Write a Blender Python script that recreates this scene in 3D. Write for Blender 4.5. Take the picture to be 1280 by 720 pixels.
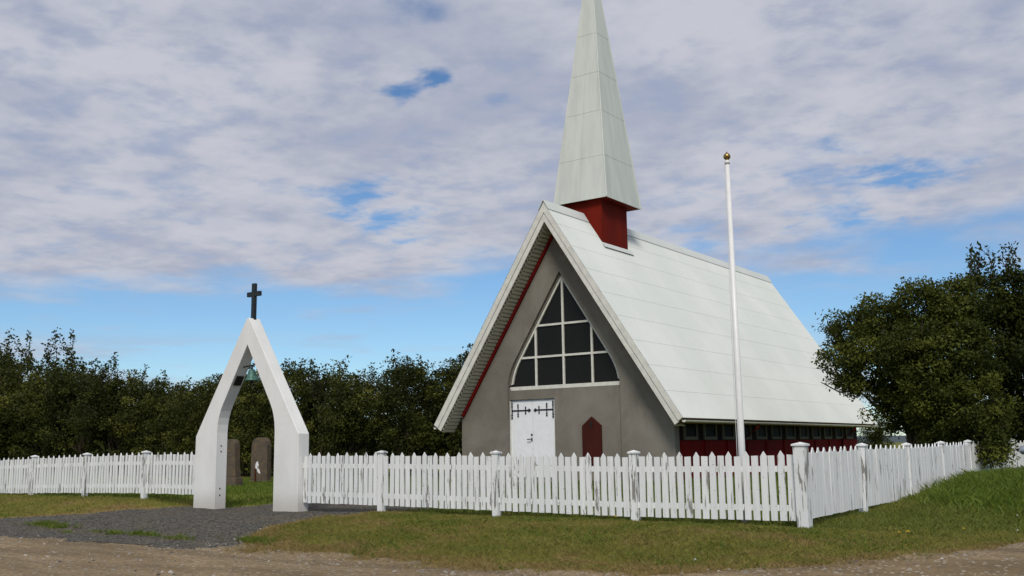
import bpy, math, random
import numpy as np
from mathutils import Vector, Matrix
from mathutils.geometry import tessellate_polygon

for o in list(bpy.data.objects): bpy.data.objects.remove(o, do_unlink=True)
SC = bpy.context.scene
COL = SC.collection
R = math.radians
random.seed(7)
RNG = np.random.default_rng(11)

# ------------------------------------------------------------------ camera
cd = bpy.data.cameras.new('camera'); cam = bpy.data.objects.new('camera', cd); COL.objects.link(cam)
cd.sensor_width = 36.0; cd.lens = 1240.84 / 1280 * 36.0
cd.clip_start = 0.1; cd.clip_end = 12000
PITCH, YAW, ROLL = .159, .6225, -.0147
_cy, _sy, _cp, _sp = math.cos(YAW), math.sin(YAW), math.cos(PITCH), math.sin(PITCH)
_f = Vector((-_sy*_cp, _cy*_cp, _sp)); _r = Vector((_cy, _sy, 0)); _u = _r.cross(_f)
_c, _s = math.cos(ROLL), math.sin(ROLL)
_r2 = _c*_r + _s*_u; _u2 = -_s*_r + _c*_u
M4 = Matrix(((_r2.x, _u2.x, -_f.x, 0), (_r2.y, _u2.y, -_f.y, 0), (_r2.z, _u2.z, -_f.z, 1.5), (0, 0, 0, 1)))
cam.matrix_world = M4
SC.camera = cam
SC.view_settings.view_transform = 'Standard'; SC.view_settings.look = 'None'
SC.view_settings.exposure = 0.0; SC.view_settings.gamma = 1.0; SC.view_settings.use_curve_mapping = False

# ------------------------------------------------------------------ node helpers
class NT:
    def __init__(s, tree): s.t = tree; tree.nodes.clear()
    def n(s, typ, **kw):
        nd = s.t.nodes.new(typ); ins = kw.pop('ins', {})
        for k, v in kw.items(): setattr(nd, k, v)
        for k, v in ins.items():
            sock = nd.inputs[k]
            if isinstance(v, bpy.types.NodeSocket): s.t.links.new(v, sock)
            else: sock.default_value = v
        return nd
    def link(s, a, b): s.t.links.new(a, b)
    def math(s, op, a, b=0.0, c=0.0, clamp=False):
        nd = s.n('ShaderNodeMath', operation=op, use_clamp=clamp)
        for i, v in enumerate((a, b, c)):
            if isinstance(v, bpy.types.NodeSocket): s.t.links.new(v, nd.inputs[i])
            else: nd.inputs[i].default_value = v
        return nd.outputs[0]
    def mapr(s, v, a, b, c=0.0, d=1.0, smooth=True):
        nd = s.n('ShaderNodeMapRange', interpolation_type='SMOOTHSTEP' if smooth else 'LINEAR', clamp=True) if smooth else s.n('ShaderNodeMapRange', clamp=True)
        s.t.links.new(v, nd.inputs[0])
        for i, x in enumerate((a, b, c, d)): nd.inputs[1+i].default_value = x
        return nd.outputs[0]
    def mix(s, f, a, b, blend='MIX'):
        nd = s.n('ShaderNodeMix', data_type='RGBA', blend_type=blend)
        for i, v in ((0, f), (6, a), (7, b)):
            if isinstance(v, bpy.types.NodeSocket): s.t.links.new(v, nd.inputs[i])
            elif i == 0: nd.inputs[0].default_value = v
            else: nd.inputs[i].default_value = (*v, 1)
        return nd.outputs[2]
    def noise(s, vec, scale, detail=4, rough=.55, dist=0.0):
        nd = s.n('ShaderNodeTexNoise', ins={'Scale': scale, 'Detail': detail, 'Roughness': rough, 'Distortion': dist})
        if vec is not None: s.t.links.new(vec, nd.inputs['Vector'])
        return nd.outputs['Fac']
    def mapping(s, vec, scale=(1, 1, 1), loc=(0, 0, 0), rot=(0, 0, 0)):
        nd = s.n('ShaderNodeMapping', ins={'Scale': scale, 'Location': loc, 'Rotation': rot}); s.t.links.new(vec, nd.inputs['Vector'])
        return nd.outputs[0]

# ------------------------------------------------------------------ world and sun
SUN_EL = R(46); SUN_DIR = Vector((0.66, -1.0, 0)).normalized()
SUN_AZ = math.atan2(SUN_DIR.x, SUN_DIR.y)
w = bpy.data.worlds.new('World'); SC.world = w; w.use_nodes = True
t = NT(w.node_tree)
sky = t.n('ShaderNodeTexSky', sky_type='NISHITA', sun_disc=False, sun_elevation=SUN_EL, sun_rotation=SUN_AZ, altitude=20, air_density=1.0, dust_density=0.0, ozone_density=2.0)
co = t.n('ShaderNodeTexCoord').outputs['Generated']
sep = t.n('ShaderNodeSeparateXYZ'); t.link(co, sep.inputs[0])
zz = t.math('MAXIMUM', sep.outputs[2], 0.0)
den = t.math('ADD', zz, 0.10)
ux = t.math('DIVIDE', sep.outputs[0], den); uy = t.math('DIVIDE', sep.outputs[1], den)
uv = t.n('ShaderNodeCombineXYZ'); t.link(ux, uv.inputs[0]); t.link(uy, uv.inputs[1]); uvv = uv.outputs[0]
n1 = t.noise(t.mapping(uvv, loc=(3.1, 1.7, 0)), 1.35, 8, .5, .1)
n2 = t.noise(t.mapping(uvv, loc=(8.3, 4.9, 2)), 3.6, 7, .5, .1)
n3 = t.noise(t.mapping(uvv, loc=(1.3, 9.4, 5)), .8, 3, .5, .1)
edge = t.mapr(t.math('ADD', zz, t.math('SUBTRACT', t.math('MULTIPLY', t.math('SUBTRACT', n3, .5), .10), t.math('MULTIPLY', t.math('ADD', sep.outputs[0], .75), .065))), .115, .215)
dens = t.math('ADD', t.math('ADD', t.math('MULTIPLY', n1, .62), t.math('MULTIPLY', n2, .38)), t.mapr(edge, 0, 1, -.16, .24, False))
nh = t.noise(t.mapping(uvv, loc=(5.5, 2.5, 1)), 6.5, 6, .55, .2)
# clear patches between the clouds
for (dx, dy, dz, rad, amt) in ((-.598, .714, .364, .017, .34), (-.622, .699, .351, .022, .30), (-.585, .722, .352, .014, .22), (-.640, .690, .345, .02, .26), (-.565, .753, .337, .018, .26), (-.592, .692, .415, .03, .22),
                               (-.687, .687, .238, .05, .25), (-.655, .72, .228, .045, .22), (-.27, .932, .244, .055, .28), (-.20, .948, .25, .05, .27), (-.40, .88, .215, .05, .18)):
    vd = t.n('ShaderNodeVectorMath', operation='SUBTRACT'); t.link(co, vd.inputs[0]); vd.inputs[1].default_value = (dx, dy, dz)
    sc_ = t.n('ShaderNodeVectorMath', operation='MULTIPLY'); t.link(vd.outputs[0], sc_.inputs[0]); sc_.inputs[1].default_value = (1, 1, 2.1)
    ln = t.n('ShaderNodeVectorMath', operation='LENGTH'); t.link(sc_.outputs[0], ln.inputs[0])
    dens = t.math('SUBTRACT', dens, t.mapr(t.math('ADD', ln.outputs['Value'], t.math('MULTIPLY', t.math('SUBTRACT', nh, .5), rad*4.2)), rad*1.9, -.3*rad, 0, amt*.92))
low = t.math('MULTIPLY', t.math('MULTIPLY', t.mapr(zz, .015, .05), t.mapr(zz, .118, .085)), t.mapr(t.noise(t.mapping(co, (3.0, 3.0, 26.0), (4.2, 1.1, .3)), 1.0, 5, .55, .2), .44, .62))
cover = t.math('MAXIMUM', t.mapr(dens, .36, .66), t.math('MULTIPLY', low, .8))
n4 = t.noise(t.mapping(uvv, loc=(2.2, 6.1, 3)), 2.2, 6, .52, .1)
n5 = t.noise(t.mapping(uvv, (1, 1, 1), (6.2, 3.3, 7)), 7.5, 6, .55, .15)
ccol = t.mix(t.mapr(t.math('ADD', t.math('MULTIPLY', n4, .58), t.math('MULTIPLY', n5, .42)), .38, .62), (.40, .432, .54), (.555, .57, .64))
cover = t.math('MULTIPLY', cover, t.mapr(n5, .30, .52, .80, 1.0))
skyc = t.n('ShaderNodeMix', data_type='RGBA', blend_type='MULTIPLY'); skyc.inputs[0].default_value = 1
t.link(sky.outputs[0], skyc.inputs[6]); skyc.inputs[7].default_value = (.82, 1.04, 1.24, 1)
bg1 = t.n('ShaderNodeBackground', ins={'Color': skyc.outputs[2], 'Strength': 0.085})
bg2 = t.n('ShaderNodeBackground', ins={'Color': ccol, 'Strength': 1.0})
mx = t.n('ShaderNodeMixShader'); t.link(cover, mx.inputs[0]); t.link(bg1.outputs[0], mx.inputs[1]); t.link(bg2.outputs[0], mx.inputs[2])
out = t.n('ShaderNodeOutputWorld'); t.link(mx.outputs[0], out.inputs[0])

sl = bpy.data.lights.new('sun', 'SUN'); sl.energy = 2.55; sl.angle = R(16); sl.color = (1.0, .945, .86)
so = bpy.data.objects.new('sun', sl); COL.objects.link(so)
sd = Vector((SUN_DIR.x*math.cos(SUN_EL), SUN_DIR.y*math.cos(SUN_EL), math.sin(SUN_EL)))
so.rotation_euler = sd.to_track_quat('Z', 'Y').to_euler(); so.location = (0, 0, 40)

# ------------------------------------------------------------------ materials
def mat(name):
    m = bpy.data.materials.new(name); m.use_nodes = True; t = NT(m.node_tree)
    t.out = t.n('ShaderNodeOutputMaterial'); t.b = t.n('ShaderNodeBsdfPrincipled'); t.link(t.b.outputs[0], t.out.inputs[0])
    t.pos = t.n('ShaderNodeNewGeometry').outputs['Position']
    return m, t
def bump(t, h, strength=.3, dist=.01):
    b = t.n('ShaderNodeBump', ins={'Strength': strength, 'Distance': dist, 'Height': h}); t.link(b.outputs[0], t.b.inputs['Normal'])
def setc(t, c, rough=.6, spec=.3, metal=0.0):
    if isinstance(c, bpy.types.NodeSocket): t.link(c, t.b.inputs['Base Color'])
    else: t.b.inputs['Base Color'].default_value = (*c, 1)
    if isinstance(rough, bpy.types.NodeSocket): t.link(rough, t.b.inputs['Roughness'])
    else: t.b.inputs['Roughness'].default_value = rough
    t.b.inputs['Specular IOR Level'].default_value = spec; t.b.inputs['Metallic'].default_value = metal

MAT = {}
def simple(name, c, rough=.6, spec=.3, metal=0.0, var=.12, scale=6.0, bmp=.15):
    m, t = mat(name)
    n = t.noise(t.pos, scale, 5, .6)
    c2 = tuple(x*(1-var) for x in c); c3 = tuple(min(1, x*(1+var*.5)) for x in c)
    setc(t, t.mix(t.mapr(n, .3, .7), c2, c3), rough, spec, metal)
    if bmp: bump(t, t.noise(t.pos, 60, 4), bmp, .004)
    MAT[name] = m; return m

def fence_paint(key, thr):
    m, t = mat(key)
    oi = t.n('ShaderNodeObjectInfo').outputs['Random']
    off = t.n('ShaderNodeCombineXYZ'); t.link(t.math('MULTIPLY', oi, 37.0), off.inputs[0]); t.link(t.math('MULTIPLY', oi, 11.0), off.inputs[1])
    pv = t.n('ShaderNodeVectorMath', operation='ADD'); t.link(t.pos, pv.inputs[0]); t.link(off.outputs[0], pv.inputs[1]); p = pv.outputs[0]
    st = t.noise(t.mapping(p, (22, 22, 2.4)), 1.0, 6, .65, .3)
    lg = t.noise(t.mapping(p, (3, 3, 1.6)), 1.0, 3, .5)
    spot = t.noise(p, 30, 3, .6)
    peel = t.math('ADD', t.mapr(t.math('ADD', st, t.math('MULTIPLY', lg, .55)), thr, thr+.045), t.mapr(t.math('ADD', spot, t.math('MULTIPLY', lg, .3)), .83, .87), clamp=True)
    wht = t.mix(oi, (.70, .71, .71), (.80, .80, .79))
    wht = t.mix(t.mapr(st, .42, .68), wht, (.67, .67, .65))
    c = t.mix(t.math('MULTIPLY', peel, .85), wht, (.17, .155, .135))
    setc(t, c, .55, .25); bump(t, t.math('SUBTRACT', t.math('MULTIPLY', st, .5), peel), .25, .004); MAT[key] = m
fence_paint('fence', .895); fence_paint('post_paint', .80); fence_paint('corner_paint', .745)

def gate_paint():
    m, t = mat('gate_paint')
    n = t.noise(t.mapping(t.pos, (1.2, 1.2, .5)), 1.5, 5, .6); f = t.noise(t.pos, 40, 4)
    st = t.noise(t.mapping(t.pos, (9, 9, .7)), 1.0, 5, .6)
    z = t.n('ShaderNodeSeparateXYZ'); t.link(t.pos, z.inputs[0])
    splash = t.math('MULTIPLY', t.mapr(t.math('ADD', z.outputs[2], t.math('MULTIPLY', f, -.35)), .62, .12), .55)
    c = t.mix(t.mapr(n, .35, .7), (.77, .76, .735), (.69, .68, .655))
    c = t.mix(t.mapr(st, .6, .8, 0, .35), c, (.56, .55, .52)); c = t.mix(splash, c, (.38, .34, .28))
    setc(t, c, .6, .25); bump(t, f, .25, .006); MAT['gate'] = m
gate_paint()

def roof_paint():
    m, t = mat('roof_paint')
    n = t.noise(t.mapping(t.pos, (.5, .5, .5)), 1.0, 5, .6); st = t.noise(t.mapping(t.pos, (2, 3.2, .5)), 1.0, 6, .65, .2)
    f = t.noise(t.pos, 18, 4)
    c = t.mix(t.mapr(n, .35, .68), (.575, .60, .565), (.625, .64, .61)); c = t.mix(t.mapr(st, .56, .8, 0, .5), c, (.50, .525, .49))
    c = t.mix(t.mapr(f, .66, .78, 0, .25), c, (.45, .45, .42))
    setc(t, c, .5, .3); MAT['roof'] = m
roof_paint()

def spire_paint():
    m, t = mat('spire_paint')
    oi = t.n('ShaderNodeObjectInfo').outputs['Random']
    st = t.noise(t.mapping(t.pos, (3.5, 3.5, .35)), 1.0, 6, .65, .2)
    c = t.mix(t.mapr(st, .35, .7), (.59, .615, .56), (.50, .525, .485)); c = t.mix(t.math('MULTIPLY', oi, .3), c, (.54, .57, .54))
    setc(t, c, .5, .3); MAT['spire'] = m
spire_paint()

def concrete():
    m, t = mat('wall_render')
    a = t.noise(t.pos, .9, 6, .62, .4); b = t.noise(t.mapping(t.pos, (2.2, 2.2, .5), (4, 1, 0)), 1.0, 5, .6, .3); f = t.noise(t.pos, 55, 5, .65)
    c = t.mix(t.mapr(a, .3, .72), (.155, .138, .112), (.225, .205, .172)); c = t.mix(t.mapr(b, .52, .8, 0, .6), c, (.125, .112, .095))
    c = t.mix(t.mapr(f, .4, .75, 0, .25), c, (.30, .28, .245))
    setc(t, c, .9, .15); bump(t, t.math('ADD', f, t.math('MULTIPLY', a, 2.0)), .45, .008); MAT['wall'] = m
concrete()

def redwall(name, c0, c1):
    m, t = mat(name)
    a = t.noise(t.mapping(t.pos, (2.5, 2.5, .6)), 1.0, 5, .6); f = t.noise(t.pos, 22, 4, .6)
    c = t.mix(t.mapr(a, .35, .7), c0, c1); c = t.mix(t.mapr(f, .70, .78, 0, .3), c, (.10, .05, .04))
    setc(t, c, .7, .06); bump(t, f, .15, .004); MAT[name] = m
redwall('red_paint', (.150, .012, .005), (.115, .010, .006))
redwall('trim_red', (.19, .010, .008), (.13, .008, .008))
redwall('red_side', (.17, .004, .004), (.12, .003, .003))
redwall('board_red', (.060, .014, .010), (.045, .012, .009))
simple('fascia', (.66, .645, .58), .5); simple('soffit_paint', (.55, .53, .43), .7); simple('frame', (.66, .645, .575), .5)
simple('side_frame', (.12, .11, .08), .7, .1); simple('eave_shade', (.016, .010, .009), .8, .1); simple('door_paint', (.80, .81, .82), .4, .35, var=.05); simple('iron', (.012, .012, .013), .5, .4)  # side window frames and wall strip: eave shade put into dark colours
simple('cross_paint', (.012, .017, .020), .45, .4, var=.2)
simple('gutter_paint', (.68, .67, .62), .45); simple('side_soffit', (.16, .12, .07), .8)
simple('bark', (.075, .058, .042), .9, .1, var=.4, scale=14, bmp=.6)
simple('pole_paint', (.72, .715, .70), .35, .4, var=.05)
simple('dark_pane', (.006, .006, .006), .5, .04, bmp=0); simple('galvanised', (.34, .38, .42), .35, .5, metal=.6)
simple('rust', (.085, .028, .014), .9, .1, var=.4)
simple('white_ornament', (.72, .72, .72), .5)
simple('rope', (.6, .6, .58), .8)
simple('hill', (.075, .095, .10), .95, .05, scale=.02, bmp=0)
simple('petal_yellow', (.80, .58, .015), .6); simple('petal_white', (.75, .75, .72), .6); simple('stem_green', (.06, .10, .02), .7)

def gold():
    m, t = mat('gilt'); setc(t, t.mix(t.noise(t.pos, 30), (.30, .19, .06), (.42, .28, .10)), .28, .5, 1.0); MAT['gold'] = m
gold()
def bronze():
    m, t = mat('verdigris'); n = t.noise(t.pos, 22, 5, .6)
    setc(t, t.mix(t.mapr(n, .35, .65), (.035, .10, .085), (.09, .20, .165)), .55, .4, .25); MAT['bronze'] = m
bronze()
def glass():
    m, t = mat('dark_glass'); n = t.noise(t.pos, 1.4, 3)
    setc(t, t.mix(n, (.010, .010, .009), (.016, .015, .013)), .25, .12); bump(t, t.noise(t.pos, .8, 2), .05, .02); MAT['glass'] = m
glass()
def gravestone():
    m, t = mat('lichen_stone'); a = t.noise(t.pos, 5, 6, .65, .5); b = t.noise(t.mapping(t.pos, loc=(3, 3, 3)), 9, 5, .6)
    c = t.mix(t.mapr(a, .35, .68), (.115, .088, .062), (.075, .066, .054)); c = t.mix(t.mapr(b, .54, .68, 0, .8), c, (.185, .12, .048))
    c = t.mix(t.mapr(t.noise(t.pos, 26, 3), .66, .72, 0, .6), c, (.26, .25, .22))
    setc(t, c, .95, .1); bump(t, a, .5, .02); MAT['stone'] = m
gravestone()

def leafmat(name, dark, mid, light):
    m, t = mat(name)
    at = t.n('ShaderNodeAttribute', attribute_name='tint').outputs['Fac']
    oi = t.n('ShaderNodeObjectInfo').outputs['Random']
    v = t.math('ADD', at, t.math('MULTIPLY', t.math('SUBTRACT', oi, .5), .35), clamp=True)
    c = t.mix(t.mapr(v, 0, .55), dark, mid); c = t.mix(t.mapr(v, .55, 1.0), c, light)
    setc(t, c, .6, .10)
    tr = t.n('ShaderNodeBsdfTranslucent'); t.link(t.mix(.35, c, (.09, .10, .008)), tr.inputs[0])
    ms = t.n('ShaderNodeMixShader'); ms.inputs[0].default_value = .18
    t.link(t.b.outputs[0], ms.inputs[1]); t.link(tr.outputs[0], ms.inputs[2]); t.link(ms.outputs[0], t.out.inputs[0]); MAT[name] = m
leafmat('leaf_dark', (.018, .023, .005), (.042, .050, .009), (.100, .103, .019))
leafmat('leaf_right', (.017, .023, .004), (.040, .050, .007), (.105, .114, .018))

def lawncol(t):
    """one colour field, used by the lawn sheet and by the blades that grow from it"""
    p = t.n('ShaderNodeSeparateXYZ'); t.link(t.pos, p.inputs[0])
    fl = t.n('ShaderNodeCombineXYZ'); t.link(p.outputs[0], fl.inputs[0]); t.link(p.outputs[1], fl.inputs[1]); q = fl.outputs[0]
    a = t.noise(t.mapping(q, (.55, .9, 1)), 1.0, 6, .62, .5); b = t.noise(t.mapping(q, (2.6, 4.2, 1), (5, 3, 0)), 1.0, 5, .6, .3); d = t.noise(q, 14, 3, .6)
    # dry, worn turf towards the road; lush turf in the churchyard and on the bank
    dry = t.mapr(p.outputs[1], 14.3, 12.6, 0, .075); bank = t.math('MULTIPLY', t.mapr(p.outputs[0], -5.2, -4.0), t.mapr(p.outputs[1], 14.0, 16.5))
    dry = t.math('SUBTRACT', dry, t.math('MULTIPLY', bank, .10)); dry = t.math('ADD', dry, t.mapr(p.outputs[1], 11.4, 9.9, 0, .10))
    fr = t.n('ShaderNodeAttribute', attribute_name='dry').outputs['Fac']; dry = t.math('ADD', dry, t.math('MULTIPLY', fr, .15))
    v = t.math('ADD', t.math('ADD', t.math('MULTIPLY', a, .6), t.math('MULTIPLY', b, .4)), dry)
    c = t.mix(t.mapr(v, .44, .56), (.135, .172, .020), (.25, .225, .046)); c = t.mix(t.mapr(v, .58, .70), c, (.33, .225, .09))
    c = t.mix(t.mapr(d, .40, .68, 0, .55), c, (.065, .085, .016))
    return c
def lawnmats():
    m, t = mat('turf'); c = lawncol(t); c = t.mix(.25, c, (.075, .06, .035))
    setc(t, c, .95, .05); bump(t, t.noise(t.pos, 45, 5, .7), .8, .03); MAT['turf'] = m
    m, t = mat('grass_blade'); c = lawncol(t)
    at = t.n('ShaderNodeAttribute', attribute_name='tint').outputs['Fac']
    c = t.mix(t.mapr(at, 0, 1, 0, .5), c, (.21, .205, .07)); setc(t, c, .6, .2)
    tr = t.n('ShaderNodeBsdfTranslucent'); t.link(c, tr.inputs[0]); ms = t.n('ShaderNodeMixShader'); ms.inputs[0].default_value = .25
    t.link(t.b.outputs[0], ms.inputs[1]); t.link(tr.outputs[0], ms.inputs[2]); t.link(ms.outputs[0], t.out.inputs[0]); MAT['blade'] = m
    m, t = mat('lush_blade'); at = t.n('ShaderNodeAttribute', attribute_name='tint').outputs['Fac']
    c = t.mix(at, (.07, .125, .012), (.17, .215, .03)); setc(t, c, .5, .25)
    tr = t.n('ShaderNodeBsdfTranslucent'); t.link(c, tr.inputs[0]); ms = t.n('ShaderNodeMixShader'); ms.inputs[0].default_value = .3
    t.link(t.b.outputs[0], ms.inputs[1]); t.link(tr.outputs[0], ms.inputs[2]); t.link(ms.outputs[0], t.out.inputs[0]); MAT['lush'] = m
lawnmats()
def roadmats():
    m, t = mat('dirt'); a = t.noise(t.mapping(t.pos, (.30, 1.5, 1)), 1.0, 7, .66, .4); b = t.noise(t.pos, 7, 6, .7); f = t.noise(t.pos, 60, 4, .7)
    vo = t.n('ShaderNodeTexVoronoi', ins={'Scale': 30.0}); t.link(t.pos, vo.inputs['Vector'])
    c = t.mix(t.mapr(a, .32, .68), (.165, .118, .066), (.29, .215, .125)); c = t.mix(t.mapr(b, .45, .75, 0, .55), c, (.12, .092, .062))
    c = t.mix(t.mapr(f, .5, .75, 0, .45), c, (.34, .27, .18)); v2 = t.n('ShaderNodeSeparateColor'); t.link(vo.outputs['Color'], v2.inputs[0]); c = t.mix(t.mapr(v2.outputs[1], .62, .9, 0, .5), c, (.10, .085, .068)); c = t.mix(t.mapr(v2.outputs[2], .9, .97, 0, .55), c, (.44, .40, .33))
    setc(t, c, .95, .08); bump(t, t.math('ADD', b, t.math('MULTIPLY', f, .6)), .7, .025); MAT['dirt'] = m
    m, t = mat('gravel'); vo = t.n('ShaderNodeTexVoronoi', ins={'Scale': 38.0}); t.link(t.pos, vo.inputs['Vector'])
    a = t.noise(t.pos, 1.1, 5, .6, .3); g = t.n('ShaderNodeSeparateColor'); t.link(vo.outputs['Color'], g.inputs[0])
    c = t.mix(t.mapr(g.outputs[0], .1, .95), (.034, .032, .027), (.150, .140, .120)); c = t.mix(t.mapr(a, .48, .72, 0, .5), c, (.125, .10, .068))
    setc(t, c, .9, .08); bump(t, t.math('SUBTRACT', 1.0, vo.outputs['Distance']), .9, .02); MAT['gravel'] = m
    m, t = mat('pebble'); oi = t.n('ShaderNodeAttribute', attribute_name='tint').outputs['Fac']
    c = t.mix(t.mapr(oi, 0, .7), (.060, .056, .050), (.25, .225, .19)); c = t.mix(t.mapr(oi, .86, 1), c, (.46, .43, .39)); setc(t, c, .9, .15); MAT['pebble'] = m
roadmats()

# ------------------------------------------------------------------ mesh helpers
def wloc(o):
    v = Vector((0, 0, 0))
    while o is not None: v += o.location; o = o.parent
    return v
def empty(name, loc, label, cat, group=None):
    o = bpy.data.objects.new(name, None); COL.objects.link(o); o.location = loc; o.empty_display_size = .2
    tag(o, label, cat, group); return o
def tag(o, label, cat, group=None):
    o['label'] = label; o['category'] = cat
    if group: o['group'] = group
class MB:
    def __init__(s): s.v = []; s.f = []
    def add(s, vs, fs):
        k = len(s.v); s.v += [tuple(v) for v in vs]; s.f += [tuple(i+k for i in f) for f in fs]; return s
    def box(s, x0, x1, y0, y1, z0, z1):
        return s.add([(x0,y0,z0),(x1,y0,z0),(x1,y1,z0),(x0,y1,z0),(x0,y0,z1),(x1,y0,z1),(x1,y1,z1),(x0,y1,z1)],
                     [(0,3,2,1),(4,5,6,7),(0,1,5,4),(1,2,6,5),(2,3,7,6),(3,0,4,7)])
    def prism(s, loops, fn, d0, d1):
        """solid of a 2-D outline (with holes); fn(a,b,d) -> 3-D"""
        flat = [p for L in loops for p in L]
        tris = tessellate_polygon([[Vector((p[0], p[1], 0)) for p in L] for L in loops]); n = len(flat)
        vs = [fn(p[0], p[1], d0) for p in flat] + [fn(p[0], p[1], d1) for p in flat]
        fs = [tuple(x) for x in tris] + [(x[2]+n, x[1]+n, x[0]+n) for x in tris]
        k = 0
        for L in loops:
            m = len(L)
            for i in range(m): a, b = k+i, k+(i+1) % m; fs.append((a, b, b+n, a+n))
            k += m
        return s.add(vs, fs)
    def tube(s, pts, rads, seg=8, cap=True):
        pts = [Vector(p) for p in pts]; vs = []; fs = []
        for i, p in enumerate(pts):
            d = (pts[min(i+1, len(pts)-1)] - pts[max(i-1, 0)]).normalized()
            a = d.cross(Vector((0, 0, 1)) if abs(d.z) < .9 else Vector((1, 0, 0))).normalized(); b = d.cross(a)
            r = rads[i] if hasattr(rads, '__len__') else rads
            vs += [p + (a*math.cos(2*math.pi*j/seg) + b*math.sin(2*math.pi*j/seg))*r for j in range(seg)]
        for i in range(len(pts)-1):
            for j in range(seg): fs.append((i*seg+j, i*seg+(j+1) % seg, (i+1)*seg+(j+1) % seg, (i+1)*seg+j))
        if cap: fs.append(tuple(range(seg))[::-1]); fs.append(tuple((len(pts)-1)*seg+j for j in range(seg)))
        return s.add(vs, fs)
    def lathe(s, c, prof, seg=16):
        vs = []; fs = []
        for r, z in prof: vs += [(c[0]+r*math.cos(2*math.pi*j/seg), c[1]+r*math.sin(2*math.pi*j/seg), c[2]+z) for j in range(seg)]
        for i in range(len(prof)-1):
            for j in range(seg): fs.append((i*seg+j, i*seg+(j+1) % seg, (i+1)*seg+(j+1) % seg, (i+1)*seg+j))
        return s.add(vs, fs)
    def mesh(s, name, m, org=(0, 0, 0), smooth=False, fix=True):
        me = bpy.data.meshes.new(name); ox, oy, oz = org
        me.from_pydata([(x-ox, y-oy, z-oz) for x, y, z in s.v], [], s.f); me.materials.append(MAT[m])
        if fix:
            import bmesh
            bm = bmesh.new(); bm.from_mesh(me); bmesh.ops.recalc_face_normals(bm, faces=bm.faces); bm.to_mesh(me); bm.free()
        if smooth: me.polygons.foreach_set('use_smooth', [True]*len(me.polygons))
        return me
    def build(s, name, m, parent=None, smooth=False, bevel=0.0, fix=True):
        org = wloc(parent) if parent else Vector((0, 0, 0))
        o = bpy.data.objects.new(name, s.mesh(name, m, org, smooth, fix)); COL.objects.link(o); o.parent = parent
        if bevel: bv = o.modifiers.new('bevel', 'BEVEL'); bv.width = bevel; bv.segments = 2; bv.limit_method = 'ANGLE'; bv.angle_limit = R(40)
        return o
def npmesh(name, V, F, m, tint=None, smooth=False, dry=None):
    me = bpy.data.meshes.new(name); V = np.asarray(V, np.float32); F = np.asarray(F, np.int32); k = F.shape[1]
    me.vertices.add(len(V)); me.vertices.foreach_set('co', V.ravel())
    me.loops.add(F.size); me.loops.foreach_set('vertex_index', F.ravel())
    me.polygons.add(len(F)); me.polygons.foreach_set('loop_start', np.arange(0, F.size, k, dtype=np.int32)); me.polygons.foreach_set('loop_total', np.full(len(F), k, np.int32))
    me.polygons.foreach_set('use_smooth', np.full(len(F), bool(smooth)))
    if tint is not None: a = me.attributes.new('tint', 'FLOAT', 'POINT'); a.data.foreach_set('value', np.asarray(tint, np.float32))
    if dry is not None: a = me.attributes.new('dry', 'FLOAT', 'POINT'); a.data.foreach_set('value', np.asarray(dry, np.float32))
    me.materials.append(MAT[m]); me.update(calc_edges=True); return me
def link(name, me, parent=None, loc=(0, 0, 0)):
    o = bpy.data.objects.new(name, me); COL.objects.link(o); o.parent = parent; o.location = loc; return o

# value noise for the ground masks
_T = np.random.default_rng(5).random((256, 256))
def vnoise(x, y):
    xi = np.floor(x).astype(int); yi = np.floor(y).astype(int); fx = x-xi; fy = y-yi
    fx = fx*fx*(3-2*fx); fy = fy*fy*(3-2*fy); g = lambda i, j: _T[i & 255, j & 255]
    return (g(xi, yi)*(1-fx)+g(xi+1, yi)*fx)*(1-fy) + (g(xi, yi+1)*(1-fx)+g(xi+1, yi+1)*fx)*fy
def fbm(x, y, o=4):
    s = 0; a = .5; n = 0
    for i in range(o): s = s+a*vnoise(x, y); n += a; x = x*2.03+17.1; y = y*2.03+5.3; a *= .5
    return s/n
def sst(a, b, x): u = np.clip((x-a)/(b-a), 0, 1); return u*u*(3-2*u)

# ------------------------------------------------------------------ terrain
def ground_z(x, y):
    x = np.asarray(x, float); y = np.asarray(y, float)
    b = .325*sst(9.7, 13.4, y)
    gate = np.exp(-((x+16.8)/2.6)**2)
    b = b - .06*gate*sst(11, 13.5, y)*(1-sst(14.5, 17, y)) + .12*sst(-18.6, -20.5, x)*sst(11.3, 13.4, y)
    inc = .27*sst(13.8, 24, y)
    b = b + inc*sst(-22, -12, x)
    b = b - .03*sst(18, 26, y)*sst(-18, -24, x)
    b = b + .17*sst(-5.3, -3.3, x)*sst(17.0, 21.5, y) - .12*sst(-4.4, -2.6, x)*sst(11.5, 13.5, y)*(1-sst(15.0, 17.5, y))
    near = np.exp(-((x+10)/30)**2-((y-14)/20)**2)
    b = b + (fbm(x*.7, y*.7, 3)-.5)*.05*near + (fbm(x*3.1, y*3.1, 2)-.5)*.022*near
    far = np.hypot(x, y)
    return b - 1.2*sst(60, 400, far)
def edge_y(x):      # where turf gives way to the dirt road
    return np.interp(x, [-60, -22, -16.4, -13.0, -11.9, -8.7, -7.2, -6.0, -5.0, -2.9, -2.45, -2.3, -1.0, 8], [9.6, 9.7, 10.2, 10.35, 10.3, 9.95, 10.0, 10.25, 10.55, 12.0, 13.4, 14.6, 15.8, 17])
def road_s(x, y):   # > 0 on the road
    return edge_y(x) - y + (fbm(x*1.3, y*1.3, 4)-.5)*1.1 + (fbm(x*6.1+3, y*6.1, 3)-.5)*.45
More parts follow.
